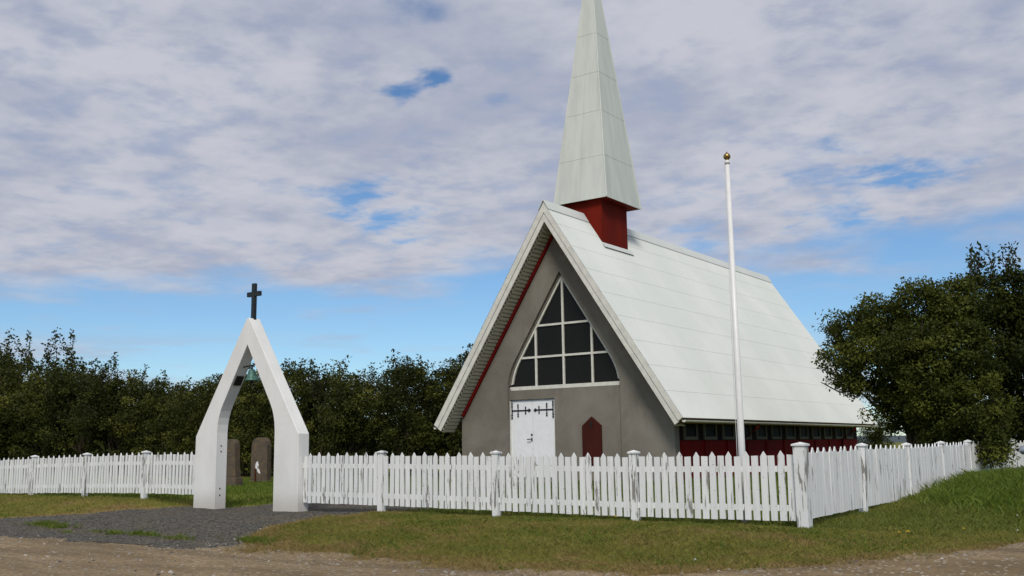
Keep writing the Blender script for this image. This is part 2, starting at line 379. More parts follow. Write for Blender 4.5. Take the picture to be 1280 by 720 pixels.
def path_s(x, y):   # > 0 on the gravel
    a = np.minimum(x - np.interp(y, [9, 11.2, 12, 13.9, 14.2, 17, 24], [-23.5, -22.2, -19.6, -18.9, -18.1, -17.6, -17.0]),
                   np.interp(y, [9, 10.1, 11.9, 13.1, 14.2, 15.5, 17, 24], [-11.6, -12.5, -13.9, -13.4, -13.0, -12.2, -14.6, -14.6]) - x)
    a = np.minimum(a, np.minimum(22.0-y, y-9.0))
    return a + (fbm(x*1.7+9, y*1.7, 4)-.5)*.7 + (fbm(x*6.7, y*6.7+8, 3)-.5)*.35
TUFTS = ((-19.2, 10.95, .75, .16), (-18.5, 10.8, .5, .12), (-16.6, 10.62, .55, .10), (-15.7, 10.7, .45, .12), (-14.5, 10.55, .42, .10), (-13.2, 10.75, .5, .16), (-17.6, 10.45, .3, .08))
def verge_tuft(x, y):
    s_ = 0
    for a, b, rx, ry in TUFTS: s_ = np.maximum(s_, np.exp(-((x-a)/rx)**2-((y-b)/ry)**2))
    return s_*sst(.30, .55, fbm(x*4+3, y*4, 2))
def turf_amount(x, y):
    r = np.maximum(road_s(x, y), path_s(x, y)+.12); base = sst(.42, -.32, r)
    return np.maximum(base, verge_tuft(x, y))

def dryness(x, y):
    return sst(-1.1, .1, np.maximum(road_s(x, y), path_s(x, y)))*sst(27, 20, y)

def axis(a, b, step, lo, hi):
    fine = np.arange(a, b+1e-6, step); g = []; d = step; v = b
    while v < hi: d *= 1.32; v += d; g.append(v)
    h = []; d = step; v = a
    while v > lo: d *= 1.32; v -= d; h.append(v)
    return np.array(h[::-1] + list(fine) + g)
XS = axis(-29, 1.5, .09, -5000, 5000); YS = axis(4.5, 26, .09, -5000, 5000)
GX, GY = np.meshgrid(XS, YS, indexing='ij'); GZ = ground_z(GX, GY)
def sheet(name, Z, keep, m):
    nx, ny = GX.shape; idx = np.arange(nx*ny).reshape(nx, ny)
    q = np.stack([idx[:-1, :-1], idx[1:, :-1], idx[1:, 1:], idx[:-1, 1:]], -1)
    k = keep[:-1, :-1] | keep[1:, :-1] | keep[1:, 1:] | keep[:-1, 1:]
    q = q[k]; used = np.unique(q); remap = np.full(nx*ny, -1); remap[used] = np.arange(len(used))
    V = np.stack([GX.ravel(), GY.ravel(), Z.ravel()], -1)[used]
    o = link(name, npmesh(name, V, remap[q], m, smooth=True, dry=dryness(V[:, 0], V[:, 1]))); o['kind'] = 'structure'; return o
sheet('ground', GZ, np.ones_like(GZ, bool), 'turf')
rs = road_s(GX, GY)+.18; ps = path_s(GX, GY); tuft = verge_tuft(GX, GY)
inview = (GX > -120) & (GX < 60) & (GY > -60)
ruts = .02*np.sin(GX*.25+GY*3.4)*sst(10, 8, GY)
sheet('dirt_road', GZ + np.clip(rs*.10 - tuft*.04, -.05, .014) + np.where(rs > 0, ruts*.4, 0)*sst(0, .5, rs), (rs > -.35) & (GX > -300) & (GX < 300) & (GY > -60), 'dirt')
sheet('gravel_path', GZ + np.clip(ps*.10 - tuft*.04 - sst(-.2, .5, rs)*.06, -.05, .022), (ps > -.35) & (rs < .6), 'gravel')

# far low hills on the horizon
hb = MB(); N = 160
for i in range(N+1):
    a = R(-75 + 150*i/N); d = 2600 + 500*math.sin(i*.21); h = 8 + 12*float(fbm(np.array(i*.11), np.array(3.3), 4)) + 3*math.sin(i*.13)
    x, y = -d*math.sin(a+.35), d*math.cos(a+.35)
    hb.v += [(x*.9, y*.9, -4), (x, y, h), (x*1.35, y*1.35, h*1.5), (x*1.5, y*1.5, -4)]
for i in range(N):
    for j in range(3): k = i*4+j; hb.f.append((k, k+4, k+5, k+1))
o = hb.build('hills', 'hill', smooth=True); o['kind'] = 'structure'

# ------------------------------------------------------------------ church
CX = -14.64; GZC = .55
YF, YB = 21.93, 38.05            # roof front and back
WF, WB = 22.53, 37.27            # wall planes
RZ, EZ, HWR, HW = 8.06, 2.15, 3.90, 3.37
church = empty('church', (CX, WF, GZC), 'grey rendered church with steep white metal roof, red side walls and tall spire', 'church')
SL = Vector((HWR, 0, EZ-RZ)); SLN = SL.length; sdir = SL.normalized()
def roofpt(side, s, y, n=0.0):     # s metres down the slope from the ridge, n metres along the outward normal
    nx, nz = -sdir.z, sdir.x
    return (CX + side*(sdir.x*s + nx*n), y, RZ + sdir.z*s + nz*n)
# wall openings
WC = CX + .06                      # window axis
def arch(ins, bottom):
    """outline of the pointed window, from bottom left over the apex to bottom right"""
    k = 1.0
    pts = [(-1.80, bottom), (-1.80, 3.06), (-1.785, 3.25), (-1.74, 3.45), (-1.67, 3.64), (-1.58, 3.82), (-1.48, 3.98), (-.92, 4.84), (0, 6.25)]
    pts = pts + [(-x, z) for x, z in pts[-2::-1]]
    c = (0, 4.1)
    if ins:
        res = []
        for i, (x, z) in enumerate(pts):
            a = Vector(pts[max(i-1, 0)]); b = Vector(pts[min(i+1, len(pts)-1)]); p = Vector((x, z))
            d0 = (p-a).normalized() if (p-a).length > 1e-6 else (b-p).normalized(); d1 = (b-p).normalized() if (b-p).length > 1e-6 else d0
            n0 = Vector((d0.y, -d0.x)); n1 = Vector((d1.y, -d1.x)); nn = (n0+n1).normalized()
            res.append(tuple(p + nn*ins/max(.35, nn.dot(n0))))
        pts = res
    return [(WC+x, z) for x, z in pts]
wtop = lambda x: RZ - (abs(x-CX))*(-sdir.z/sdir.x) - .285/sdir.x*1.0
zb = .25
outer = [(CX-HW, zb)] + arch(0, zb) + [(CX+HW, zb), (CX+HW, wtop(CX+HW)), (CX, wtop(CX)), (CX-HW, wtop(CX-HW))]
fy = lambda a, b, d: (a, d, b)
fw_ = MB().prism([outer], fy, WF, WF+.25).build('front_wall', 'wall', church)
DX0, DX1, DZ0, DZ1 = -16.40, -14.88, .66, 2.80
win_in = arch(.045, 3.10); win_in = [p for p in win_in if p[1] >= 3.099]
win_in[0] = (win_in[0][0], 3.10); win_in[-1] = (win_in[-1][0], 3.10)
full = arch(-.02, zb)
pan = MB().prism([full, win_in, [(DX0, DZ0), (DX0, DZ1), (DX1, DZ1), (DX1, DZ0)]], fy, WF+.09, WF+.24).build('entrance_panel', 'wall', church)
MB().box(DX0-.35, DX1+.35, WF-.95, WF+.09, .30, .62).build('doorstep', 'wall', church, bevel=.015)
# door
dr = MB().box(DX0+.004, DX1-.004, WF+.19, WF+.26, DZ0, DZ1-.004).build('door', 'door_paint', church)
dm = (DX0+DX1)/2
for a, b in ((DX0+.03, dm-.004), (dm+.004, DX1-.03)):
    lf = MB()
    n = 6; wd = (b-a)/n
    lf.box(a, b, WF+.145, WF+.188, DZ0+.02, DZ1-.04)
    lf.build('door_leaf', 'door_paint', dr, bevel=.004)
jm = MB().box(DX0+.002, DX0+.028, WF+.10, WF+.189, DZ0, DZ1-.005).build('jamb', 'fascia', dr)
def hinge(xo, sgn, z):
    h = MB(); y0, y1 = WF+.130, WF+.1445
    h.box(min(xo, xo+sgn*.56), max(xo, xo+sgn*.56), y0, y1, z-.018, z+.018)
    for dx, hh, ww in ((0.0, .20, .03), (.205, .155, .022), (.46, .085, .016)):
        x = xo+sgn*dx; h.box(x-ww/2, x+ww/2, y0-.004, y1, z-hh, z+hh)
        for zz in (z-hh, z+hh, z-hh*.62, z+hh*.62):
            r = .028*(hh/.2)**.4; h.prism([[(x-r, zz), (x, zz+r*1.4), (x+r, zz), (x, zz-r*1.4)]], fy, y0-.006, y1-.001)
    x = xo+sgn*.58; h.prism([[(x-.06, z), (x, z+.05), (x+.06, z), (x, z-.05)]], fy, y0-.006, y1-.001)
    return h.build('hinge', 'iron', dr)
for z in (2.50, .98): hinge(DX0+.075, 1, z); hinge(DX1-.075, -1, z)
hn = MB().box(dm-.045, dm-.015, WF+.125, WF+.144, 1.66, 1.75); hn.tube([(dm-.03, WF+.13, 1.71), (dm-.03, WF+.08, 1.71), (dm-.15, WF+.08, 1.705)], .013, 8)
hn.build('door_handle', 'iron', dr)
MB().tube([(dm-.03, WF+.143, 1.83), (dm-.03, WF+.125, 1.83)], .028, 12).build('lock', 'iron', dr)
# window
frame_out = [p for p in arch(.047, 3.10)]; frame_out = [p for p in frame_out if p[1] >= 3.099]
frame_out[0] = (frame_out[0][0], 3.10); frame_out[-1] = (frame_out[-1][0], 3.10)
fi = [p for p in arch(.10, 3.16) if p[1] >= 3.159]; fi[0] = (fi[0][0], 3.16); fi[-1] = (fi[-1][0], 3.16)
wn = MB().prism([frame_out, fi], fy, WF+.115, WF+.2).build('window', 'frame', church)
def xin(z, sgn):  # inner outline half width at height z
    P = [p for p in fi if (p[0]-WC)*sgn >= -1e-6]; P = sorted(P, key=lambda p: p[1]); return float(np.interp(z, [p[1] for p in P], [p[0] for p in P]))
B1, B2, MX = 3.95, 4.82, .905; bw = .028
ibox = lambda x0, x1, z0, z1, nm='glazing_bar', pro=.122: MB().box(x0, x1, WF+pro, WF+.19, z0, z1).build(nm, 'frame', wn)
ibox(WC-bw, WC+bw, 3.155, 6.1)
for sg in (-1, 1): ibox(WC+sg*MX-bw, WC+sg*MX+bw, 3.155, B2-.001)
for zb_ in (B1, B2):
    ibox(xin(zb_, -1)-.01, xin(zb_, 1)+.01, zb_-bw, zb_+bw, pro=.126)
MB().box(WC-1.74, WC+1.74, WF+.085, WF+.20, 3.055, 3.098).build('window_sill', 'frame', wn, bevel=.006)
cells = []
xl = [-9, -MX, 0, MX, 9]; zl = [3.16, B1, B2, 9]
for zi in range(3):
    for xi in range(4):
        z0, z1 = zl[zi], min(zl[zi+1], 6.1); n = 8; L = []; Rr = []
        for k in range(n+1):
            z = z0+(z1-z0)*k/n; a = max(WC+xl[xi], xin(z, -1)); b = min(WC+xl[xi+1], xin(z, 1))
            if b-a > .005: L.append((a, z)); Rr.append((b, z))
        if len(L) < 2 or (zi == 2 and xi in (0, 3)): continue
        MB().prism([Rr + L[::-1]], fy, WF+.168, WF+.176).build('pane', 'glass', wn)
# side and back walls
def swall(side):
    x = CX+side*HW; s = MB().box(min(x, x-side*.2), max(x, x-side*.2), WF+.252, WB, zb, wtop(x)-.01).build('side_wall', 'red_side', church)
    for k in range(12):
        y0 = 22.98+1.175*k
        f = MB(); X0, X1 = (x+.002, x+.05) if side > 0 else (x-.05, x-.002)
        f.prism([[(y0, 1.62), (y0+.78, 1.62), (y0+.78, 2.55), (y0, 2.55)], [(y0+.07, 1.70), (y0+.71, 1.70), (y0+.71, 2.48), (y0+.07, 2.48)]], lambda a, b, d: (d, a, b), X0, X1)
        wo = f.build('side_window', 'side_frame', church)
        MB().box(min(x+side*.003, x+side*.02), max(x+side*.003, x+side*.02), y0+.071, y0+.709, 1.701, 2.479).build('pane', 'dark_pane', wo)
    MB().box(min(x+side*.0005, x+side*.0015), max(x+side*.0005, x+side*.0015), WF+.26, WB-.01, 1.60, wtop(x)-.03).build('eave_shade_band', 'eave_shade', s)  # shade under the eave, painted as a dark strip behind the windows
    for k in range(10):
        y0 = 22.80 + 1.175*k*1.2
        if y0 < WB-.1: MB().box(min(x+side*.001, x+side*.03), max(x+side*.001, x+side*.03), y0, y0+.05, zb, 1.615).build('batten', 'red_side', s)
    return s
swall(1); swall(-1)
bw_ = MB().prism([[(CX-HW+.205, zb), (CX+HW-.205, zb), (CX+HW-.205, wtop(CX+HW-.205)-.02), (CX, wtop(CX)-.02), (CX-HW+.205, wtop(CX+HW-.205)-.02)]], fy, WB-.25, WB-.002).build('back_wall', 'wall', church)
# roof body with stepped barge boards and soffit
def slab(side, s0, s1, y0, y1, n0, n1):
    m = MB(); P = [roofpt(side, s, y, n) for y in (y0, y1) for s, n in ((s0, n0), (s1, n0), (s1, n1), (s0, n1))]
    return m.add(P, [(0, 1, 2, 3), (4, 7, 6, 5), (0, 4, 5, 1), (1, 5, 6, 2), (2, 6, 7, 3), (3, 7, 4, 0)])
tn = sdir.x/(-sdir.z)              # horizontal run per metre of drop
def gable(n0, n1, y0, y1, send, name, m, parent, bevel=0.0):
    """an inverted V between two offsets under the roof plane, mitred at the ridge"""
    k = (-sdir.z)/sdir.x
    g = lambda side, n: [roofpt(side, send, 0, n)[0], roofpt(side, send, 0, n)[2]]
    ap = lambda n: (CX, RZ + n/sdir.x)
    L = [tuple(g(-1, n0)), ap(n0), tuple(g(1, n0)), tuple(g(1, n1)), ap(n1), tuple(g(-1, n1))]
    return MB().prism([L], fy, y0, y1).build(name, m, parent, bevel=bevel)
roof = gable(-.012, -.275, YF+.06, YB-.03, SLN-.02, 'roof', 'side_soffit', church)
gable(.012, -.145, YF-.012, YF+.058, SLN, 'barge_board', 'fascia', church, .006)
gable(-.150, -.285, YF+.008, YF+.058, SLN+.02, 'barge_board', 'fascia', church, .006)
gable(.012, -.20, YB-.028, YB, SLN, 'barge_board', 'fascia', church)
# ribbed soffit under the front overhang
for side in (-1, 1):
    m = MB(); pitch = .118; nb = int((SLN-.30)/pitch); prof = []
    for i in range(nb):
        s = .42 + i*pitch; prof += [(s, -.277), (s, -.322), (s+pitch*.64, -.322), (s+pitch*.64, -.277)]
    for i, (s, n) in enumerate(prof):
        m.v += [roofpt(side, s, YF+.059, n), roofpt(side, s, WF-.001, n)]
    for i in range(len(prof)-1): m.f.append((2*i, 2*i+2, 2*i+3, 2*i+1))
    so_ = m.build('soffit', 'soffit_paint', church)
    so_['kind'] = 'stuff'
    slab(side, .46, 6.55, WF-.07, WF-.002, -.324, -.40).build('trim', 'trim_red', church)
# corrugated sheets, laid in courses
def course(side, i, n):
    ov = .10; s0 = SLN*i/n - (ov if i else -.02); s1 = SLN*(i+1)/n + (.02 if i == n-1 else 0)
    pit = .105; k = int((YB-YF+.05)/pit)*6; ys = np.linspace(YF-.02, YB+.02, k+1); cor = .011*np.sin((ys-YF)/pit*2*math.pi)
    rows = ((s0, .016), (s1, .022), (s1, .017)); V = []; 
    nx, nz = -sdir.z, sdir.x
    for s, n_ in rows:
        nn = n_+cor; V.append(np.stack([CX+side*(sdir.x*s+nx*nn), ys, RZ+sdir.z*s+nz*nn], -1))
    V = np.concatenate(V); c = k+1; a = np.arange(k); F = []
    for r_ in range(2):
        q = np.stack([a+r_*c, a+1+r_*c, a+1+(r_+1)*c, a+(r_+1)*c], -1); F.append(q if side < 0 else q[:, ::-1])
    V = V - np.array(wloc(roof))
    return link('roof_sheet', npmesh('roof_sheet', V, np.concatenate(F), 'roof', smooth=False), roof)
for side in (-1, 1):
    for i in range(9): course(side, i, 9)
rc = MB()
for y0, y1 in ((YF-.03, 24.02), (25.54, YB+.03)):
    k = [(CX-.17, RZ-.17/tn+.075), (CX, RZ+.095), (CX+.17, RZ-.17/tn+.075), (CX+.17, RZ-.17/tn+.06), (CX, RZ+.075), (CX-.17, RZ-.17/tn+.06)]
    MB().prism([k], fy, y0, y1).build('ridge_cap', 'roof', roof)
# gutter and downpipe
for side in (1, -1):
    g = MB(); gx, _, gz = roofpt(side, SLN+.01, 0, -.06); gx += side*.055; gz -= .02; n = 8; prof = []
    for j in range(n+1): a = math.pi + math.pi*j/n; prof.append((gx+.055*math.cos(a), gz+.055*math.sin(a)))
    for j in range(n, -1, -1): a = math.pi + math.pi*j/n; prof.append((gx+.047*math.cos(a), gz+.047*math.sin(a)))
    g.prism([prof], fy, YF+.05, YB-.05)
    g.prism([prof[:n+1]], fy, YF+.035, YF+.049); g.prism([prof[:n+1]], fy, YB-.049, YB-.035)
    gu = g.build('gutter', 'gutter_paint', church)
    wx = CX+side*(HW+.06)
    for yy in (26.6, 35.4):
        MB().tube([(gx, yy, gz-.05), (gx, yy, gz-.13), (wx, yy-.02, gz-.48), (wx, yy-.02, .6)], .038, 8).build('downpipe', 'red_paint', church, True)
# steeple
SXC, SY0, SY1 = -14.68, 24.04, 25.52
st = MB().box(SXC-.62, SXC+.62, SY0, SY1, 6.6, 8.54).build('steeple', 'red_paint', church)
for side in (1, -1):               # flashing where the tower meets the roof
    s = (.62+side*(SXC-CX))/sdir.x
    slab(side, s-.0, s+.17, SY0-.10, SY1+.14, .05, .062).build('flashing', 'roof', st)
SK = (SXC-.90, SXC+.89, 23.88, 25.92); SZ, AZ = 8.50, 16.9; AP = Vector((SXC, 24.9, AZ))
MB().box(SK[0]+.03, SK[1]-.03, SK[2]+.03, SK[3]-.03, SZ+.012, SZ+.05).build('eave_board', 'red_paint', st)
cor = [Vector((SK[0], SK[2], SZ)), Vector((SK[1], SK[2], SZ)), Vector((SK[1], SK[3], SZ)), Vector((SK[0], SK[3], SZ))]
core = MB(); ins = [c+Vector((.03*(1 if c.x < SXC else -1), .03*(1 if c.y < 24.9 else -1), .055)) for c in cor]
core.add(ins+[AP-Vector((0, 0, .3))], [(0, 1, 4), (1, 2, 4), (2, 3, 4), (3, 0, 4), (3, 2, 1, 0)]).build('spire_core', 'spire', st)
zs = [0, .155, .325, .475, .63, .80, 1.0]
for f in range(4):
    A, B = cor[f], cor[(f+1) % 4]; nrm = (B-A).cross(AP-A).normalized()
    for i in range(6):
        cols = (0, .5, 1) if i < 5 else (0, 1)
        for j in range(len(cols)-1):
            def P(u, v): a = A.lerp(AP, v); b = B.lerp(AP, v); return a.lerp(b, u)
            v0, v1 = zs[i], zs[i+1] - (.0004 if i < 5 else .0)
            u0, u1 = cols[j] + (.0015 if j else 0), cols[j+1] - (.0015 if j+2 < len(cols) else 0)
            q = [P(u0, v0), P(u1, v0), P(u1, min(v1, .9995)), P(u0, min(v1, .9995))]
            lift = [.004, .004, 0, 0]
            m = MB().add([q[k]+nrm*lift[k] for k in range(4)] + [q[k]+nrm*(lift[k]-.02) for k in range(4)],
                         [(0, 1, 2, 3), (7, 6, 5, 4), (0, 4, 5, 1), (1, 5, 6, 2), (2, 6, 7, 3), (3, 7, 4, 0)])
            m.build('spire_panel', 'spire', st)
for c in cor:
    MB().tube([c+(AP-c)*.001, AP-(AP-c)*.01], [.026, .012], 6).build('hip_trim', 'spire', st)
# notice board on the wall
nbd = empty('notice_board', (-13.70, WF+.09, 1.0), 'dark red wooden board with pointed top and small cross fixed to the grey church wall', 'board')
hwb = .295; cxb = -13.70
MB().prism([[(cxb-hwb, 1.0), (cxb+hwb, 1.0), (cxb+hwb, 2.03), (cxb, 2.27), (cxb-hwb, 2.03)]], fy, WF+.045, WF+.087).build('panel', 'board_red', nbd, bevel=.006)
xb = MB().box(cxb-.012, cxb+.012, WF+.030, WF+.0445, 1.96, 2.15); xb.box(cxb-.06, cxb+.06, WF+.032, WF+.0445, 2.065, 2.09); xb.build('cross', 'iron', nbd)

# ------------------------------------------------------------------ lych gate with bell
GCX, GY0, GY1 = -16.80, 13.75, 14.04
gt = empty('gateway', (GCX, (GY0+GY1)/2, .25), 'tall white pointed concrete gateway arch with a black cross on top', 'gateway')
inner = [(.92, .05), (.92, 1.90), (.905, 2.07), (.872, 2.22), (.82, 2.36), (.75, 2.49), (.62, 2.70)]
iz = 3.73; k = (iz-2.70)/.62
outl = [(-1.645, .05), (-1.63, 1.83), (-.045, 4.285), (-.03, 4.30), (.03, 4.30), (.045, 4.285), (1.63, 1.83), (1.645, .05)] + inner + [(0, iz)] + [(-x, z) for x, z in inner[::-1]]
MB().prism([[(GCX+x, z) for x, z in outl]], fy, GY0, GY1).build('arch', 'gate', gt, bevel=.012)
ym = (GY0+GY1)/2; crx = MB()
crx.box(GCX+.005-.05, GCX+.005+.05, ym-.035, ym+.035, 4.26, 5.06); crx.box(GCX+.005-.205, GCX+.005-.051, ym-.033, ym+.033, 4.78, 4.88); crx.box(GCX+.005+.051, GCX+.005+.205, ym-.033, ym+.033, 4.78, 4.88)
crx.build('cross', 'cross_paint', gt, bevel=.004)
for z in (1.62, 1.50, .72, .58):
    MB().tube([(GCX-.921, ym-.02, z), (GCX-.912, ym-.02, z)], .016, 8).build('bolt', 'iron', gt)
BX, BZ = GCX-.0, 2.98
bell = empty('bell', (BX, ym, BZ), 'small green bronze bell hanging from an iron bracket inside the white gateway', 'bell')
MB().lathe((BX, ym, BZ), [(.0, .235), (.03, .235), (.055, .225), (.075, .20), (.085, .15), (.095, .10), (.115, .05), (.15, .01), (.155, -.01), (.14, -.01), (.10, .03), (.05, .18), (0, .2)], 20).build('bell_body', 'bronze', bell, True)
MB().lathe((BX, ym, BZ), [(0, .12), (.012, .12), (.012, -.01), (.035, -.03), (.035, -.06), (0, -.075)], 10).build('clapper', 'iron', bell, True)
br = MB(); br.tube([(BX-.36, ym, BZ+.29), (BX-.1, ym, BZ+.31), (BX+.24, ym, BZ+.335)], .014, 8); br.tube([(BX, ym, BZ+.22), (BX, ym, BZ+.335)], .02, 8)
br.tube([(BX+.24, ym, BZ+.335), (BX+.25, ym, BZ+.40)], .014, 8); br.build('bracket', 'iron', bell)
pl = MB(); d = Vector((1, 0, k)).normalized(); p0 = Vector((GCX-.44, ym, iz-.44*k)); nn = Vector((k, 0, -1)).normalized()
pl.add([p0+d*a+Vector((0, b, 0))+nn*c for c in (.001, .03) for a, b in ((-.11, -.09), (.11, -.09), (.11, .09), (-.11, .09))], [(0, 1, 2, 3), (7, 6, 5, 4), (0, 4, 5, 1), (1, 5, 6, 2), (2, 6, 7, 3), (3, 7, 4, 0)]).build('mounting_plate', 'iron', bell)

# ------------------------------------------------------------------ picket fences
def picket_mesh(tall, seed):
    r = random.Random(seed); hw = .049+r.uniform(-.0015, .0015); h = (1.02 if tall else .955)+r.uniform(-.006, .006)
    L = [(-hw, 0), (hw, 0), (hw, h-.075), (r.uniform(-.004, .004), h), (-hw, h-.075)] if tall else [(-hw, 0), (hw, 0), (hw, h), (-hw, h+r.uniform(-.006, .004))]
    L = [(a, max(b, .045)) for a, b in L]
    return MB().prism([L], fy, -.033, -.014).mesh('picket', 'fence')
PK = {True: [picket_mesh(True, i) for i in range(5)], False: [picket_mesh(False, i+20) for i in range(5)]}
def post_meshes(w, h):
    a = MB().box(-w/2, w/2, -w/2, w/2, -.25, h-.055).mesh('post', 'post_paint')
    c = MB(); o = w/2+.018
    c.add([(-o,-o,h-.054),(o,-o,h-.054),(o,o,h-.054),(-o,o,h-.054),(-o,-o,h-.03),(o,-o,h-.03),(o,o,h-.03),(-o,o,h-.03),(0,0,h)],
          [(0,3,2,1),(0,1,5,4),(1,2,6,5),(2,3,7,6),(3,0,4,7),(4,5,8),(5,6,8),(6,7,8),(7,4,8)])
    return a, c.mesh('post_cap', 'fence')
def fence_post(root, x, y, zt, w=.115, h=1.12, rot=0, lean=(0, 0)):
    a, c = post_meshes(w, h); org = wloc(root)
    if w > .15: a.materials[0] = MAT['corner_paint']
    p = link('post', a, root, Vector((x, y, zt-h))-org); p.rotation_euler = (lean[0], lean[1], rot)
    link('post_cap', c, p)
def fence_run(root, p0, p1, zt0, zt1, n, drop=.04, g0=.075, g1=.075, sc=1.0, first_tall=False, wide=1.0):
    """pickets and two rails between two posts; zt = height of the tall picket tips at either end"""
    p0 = Vector(p0); p1 = Vector(p1); d = (p1-p0); Ltot = d.length; d.normalize(); th = math.atan2(d.y, d.x); org = wloc(root)
    L = Ltot-g0-g1; pit = L/n
    for i in range(n):
        s = g0+pit*(i+.5); tt = s/Ltot; tall = (i % 2 == 1) != first_tall
        me = random.choice(PK[tall]); zt = zt0+(zt1-zt0)*tt + random.uniform(-.006, .006)
        o = link('picket', me, root, Vector((p0.x+d.x*s, p0.y+d.y*s, zt-1.02*sc))-org)
        o.rotation_euler = (random.uniform(-.010, .010), random.gauss(0, .007), th+random.uniform(-.03, .03)); o.scale = (pit/.1342*wide, 1, sc)
    nrm = Vector((-d.y, d.x))
    for fr in (.215, .75):
        za = zt0-1.02*sc*(1-fr); zb_ = zt1-1.02*sc*(1-fr); m = MB()
        a = p0+d*(g0-.02); b = p1-d*(g1-.02)
        q = []
        for (pp, z) in ((a, za), (b, zb_)):
            for dn, dz in ((-.013, -.042), (.028, -.042), (.028, .042), (-.013, .042)):
                q.append((pp.x+nrm.x*dn, pp.y+nrm.y*dn, z+dz))
        m.add(q, [(0, 1, 2, 3), (7, 6, 5, 4), (0, 4, 5, 1), (1, 5, 6, 2), (2, 6, 7, 3), (3, 7, 4, 0)]).build('rail', 'fence', root)
FYL = 13.91
ff = empty('picket_fence', (-10, FYL, .35), 'white picket fence in front of the church, from the gateway to the large corner post', 'fence', 'white picket fences round the churchyard')
PX = [(-13.05, 1.48), (-10.37, 1.45), (-7.68, 1.43)]
fence_run(ff, (-15.16, FYL), (-13.05, FYL), 1.45, 1.44, 16, g0=.01)
fence_run(ff, (-13.05, FYL), (-10.37, FYL), 1.44, 1.41, 19); fence_run(ff, (-10.37, FYL), (-7.68, FYL), 1.41, 1.385, 19); fence_run(ff, (-7.68, FYL), (-5.0, FYL), 1.385, 1.395, 19, g1=.10)
for (x, z), ln in zip(PX, ((0, .006), (0, -.004), (.004, .0))): fence_post(ff, x, FYL, z, lean=ln)
fence_post(ff, -5.0, FYL-.02, 1.515, w=.165, h=1.20)
fl = empty('picket_fence', (-23, FYL, .46), 'white picket fence running from the far side of the gateway along the dark tree belt', 'fence', 'white picket fences round the churchyard')
PL = [(-18.44, 1.53), (-20.46, 1.55), (-22.87, 1.52), (-25.29, 1.48), (-27.72, 1.43), (-30.2, 1.39)]
fence_run(fl, (-20.46, FYL), (-18.44, FYL), 1.51, 1.50, 16, sc=.95, g1=.01, wide=.88)
for i in range(1, 5): fence_run(fl, (PL[i+1][0], FYL), (PL[i][0], FYL), PL[i+1][1]-.04, PL[i][1]-.04, 19, sc=.95, wide=.86)
for i in range(1, 6): fence_post(fl, PL[i][0], FYL, PL[i][1], h=1.10, lean=(0, .03 if i == 3 else 0))
fs_ = empty('picket_fence', (-4.97, 19, .5), 'peeling white picket fence climbing the grass bank from the large corner post', 'fence', 'white picket fences round the churchyard')
FXS = -4.97; PS = [(13.91, 1.43), (16.51, 1.49), (19.39, 1.48), (22.03, 1.50), (24.67, 1.52)]
for i in range(4): fence_run(fs_, (FXS, PS[i][0]), (FXS, PS[i+1][0]), PS[i][1]-(.04 if i else .01), PS[i+1][1]-.045, 19, g0=.10 if i == 0 else .075, wide=1.16)
for i in range(1, 5): fence_post(fs_, FXS, PS[i][0], PS[i][1], rot=math.pi/2, lean=(.045, 0) if i == 1 else (.01*(i % 2), 0))
fb = empty('picket_fence', (-4.5, 27.3, .6), 'short white fence stretch turning outwards under the overhanging branches of the dark tree', 'fence', 'white picket fences round the churchyard')
q0 = Vector((FXS, 24.67)); dq = Vector((math.sin(R(10)), math.cos(R(10))))
for i in range(2):
    a = q0+dq*2.7*i; b = q0+dq*2.7*(i+1); fence_run(fb, a, b, 1.48, 1.48, 19, wide=1.16); fence_post(fb, b.x, b.y, 1.53, rot=math.pi/2-R(10))

# ------------------------------------------------------------------ flagpole, gravestones, pipe
fp = empty('flagpole', (-6.06, 14.32, .37), 'tall slim white flagpole with a gilt ball standing behind the picket fence', 'flagpole')
MB().tube([(-6.06, 14.32, .3), (-6.06, 14.32, 1.6), (-6.06, 14.32, 5.88)], [.054, .052, .033], 16).build('pole', 'pole_paint', fp, True)
MB().lathe((-6.06, 14.32, 5.88), [(.034, -.02), (.040, -.02), (.040, .035), (.02, .045), (0, .046)], 14).build('truck', 'pole_paint', fp, True)
MB().lathe((-6.06, 14.32, 5.985), [(.0, -.06), (.022, -.055)] + [(.057*math.cos(a), .057*math.sin(a)) for a in np.linspace(-1.15, 1.2, 9)] + [(.014, .06), (.010, .075), (0, .08)], 18).build('ball_finial', 'gold', fp, True)
MB().tube([(-6.13, 14.30, 1.1), (-6.12, 14.30, 3.4), (-6.10, 14.30, 5.85)], .004, 5).build('halyard', 'rope', fp)

def headstone(x, y, w, d, h, prof, label, taper, bh, bw):
    gz = float(ground_z(x, y)); e = empty('gravestone', (x, y, gz), label, 'gravestone')
    rot = .25; L = [(-w/2, bh), (w/2, bh)] + [(w/2*a, h*b) for a, b in prof] + [(-w/2*a, h*b) for a, b in prof[::-1] if a > 0]
    c, s = math.cos(rot), math.sin(rot)
    def fn(a, b, dd): return (x+c*a-s*dd, y+s*a+c*dd, gz+b)
    MB().prism([L], fn, -d/2, d/2).build('slab', 'stone', e, bevel=.025)
    m = MB(); q = [(-bw/2, -d*.85), (bw/2, -d*.85), (bw/2, d*.85), (-bw/2, d*.85)]
    m.add([fn(a, -.1, b) for a, b in q]+[fn(a*.9, bh-.001, b*.85) for a, b in q], [(0, 3, 2, 1), (4, 5, 6, 7), (0, 1, 5, 4), (1, 2, 6, 5), (2, 3, 7, 6), (3, 0, 4, 7)]).build('plinth', 'stone', e, bevel=.03)
    return e
headstone(-24.88, 19.9, .50, .26, 1.42, [(.86, .45), (.76, .82), (.70, .92), (.50, .975), (.2, 1.0), (0, 1.0)], 'narrow lichen-brown gravestone on a rough plinth, tapering to a rounded top', .8, .28, .62)
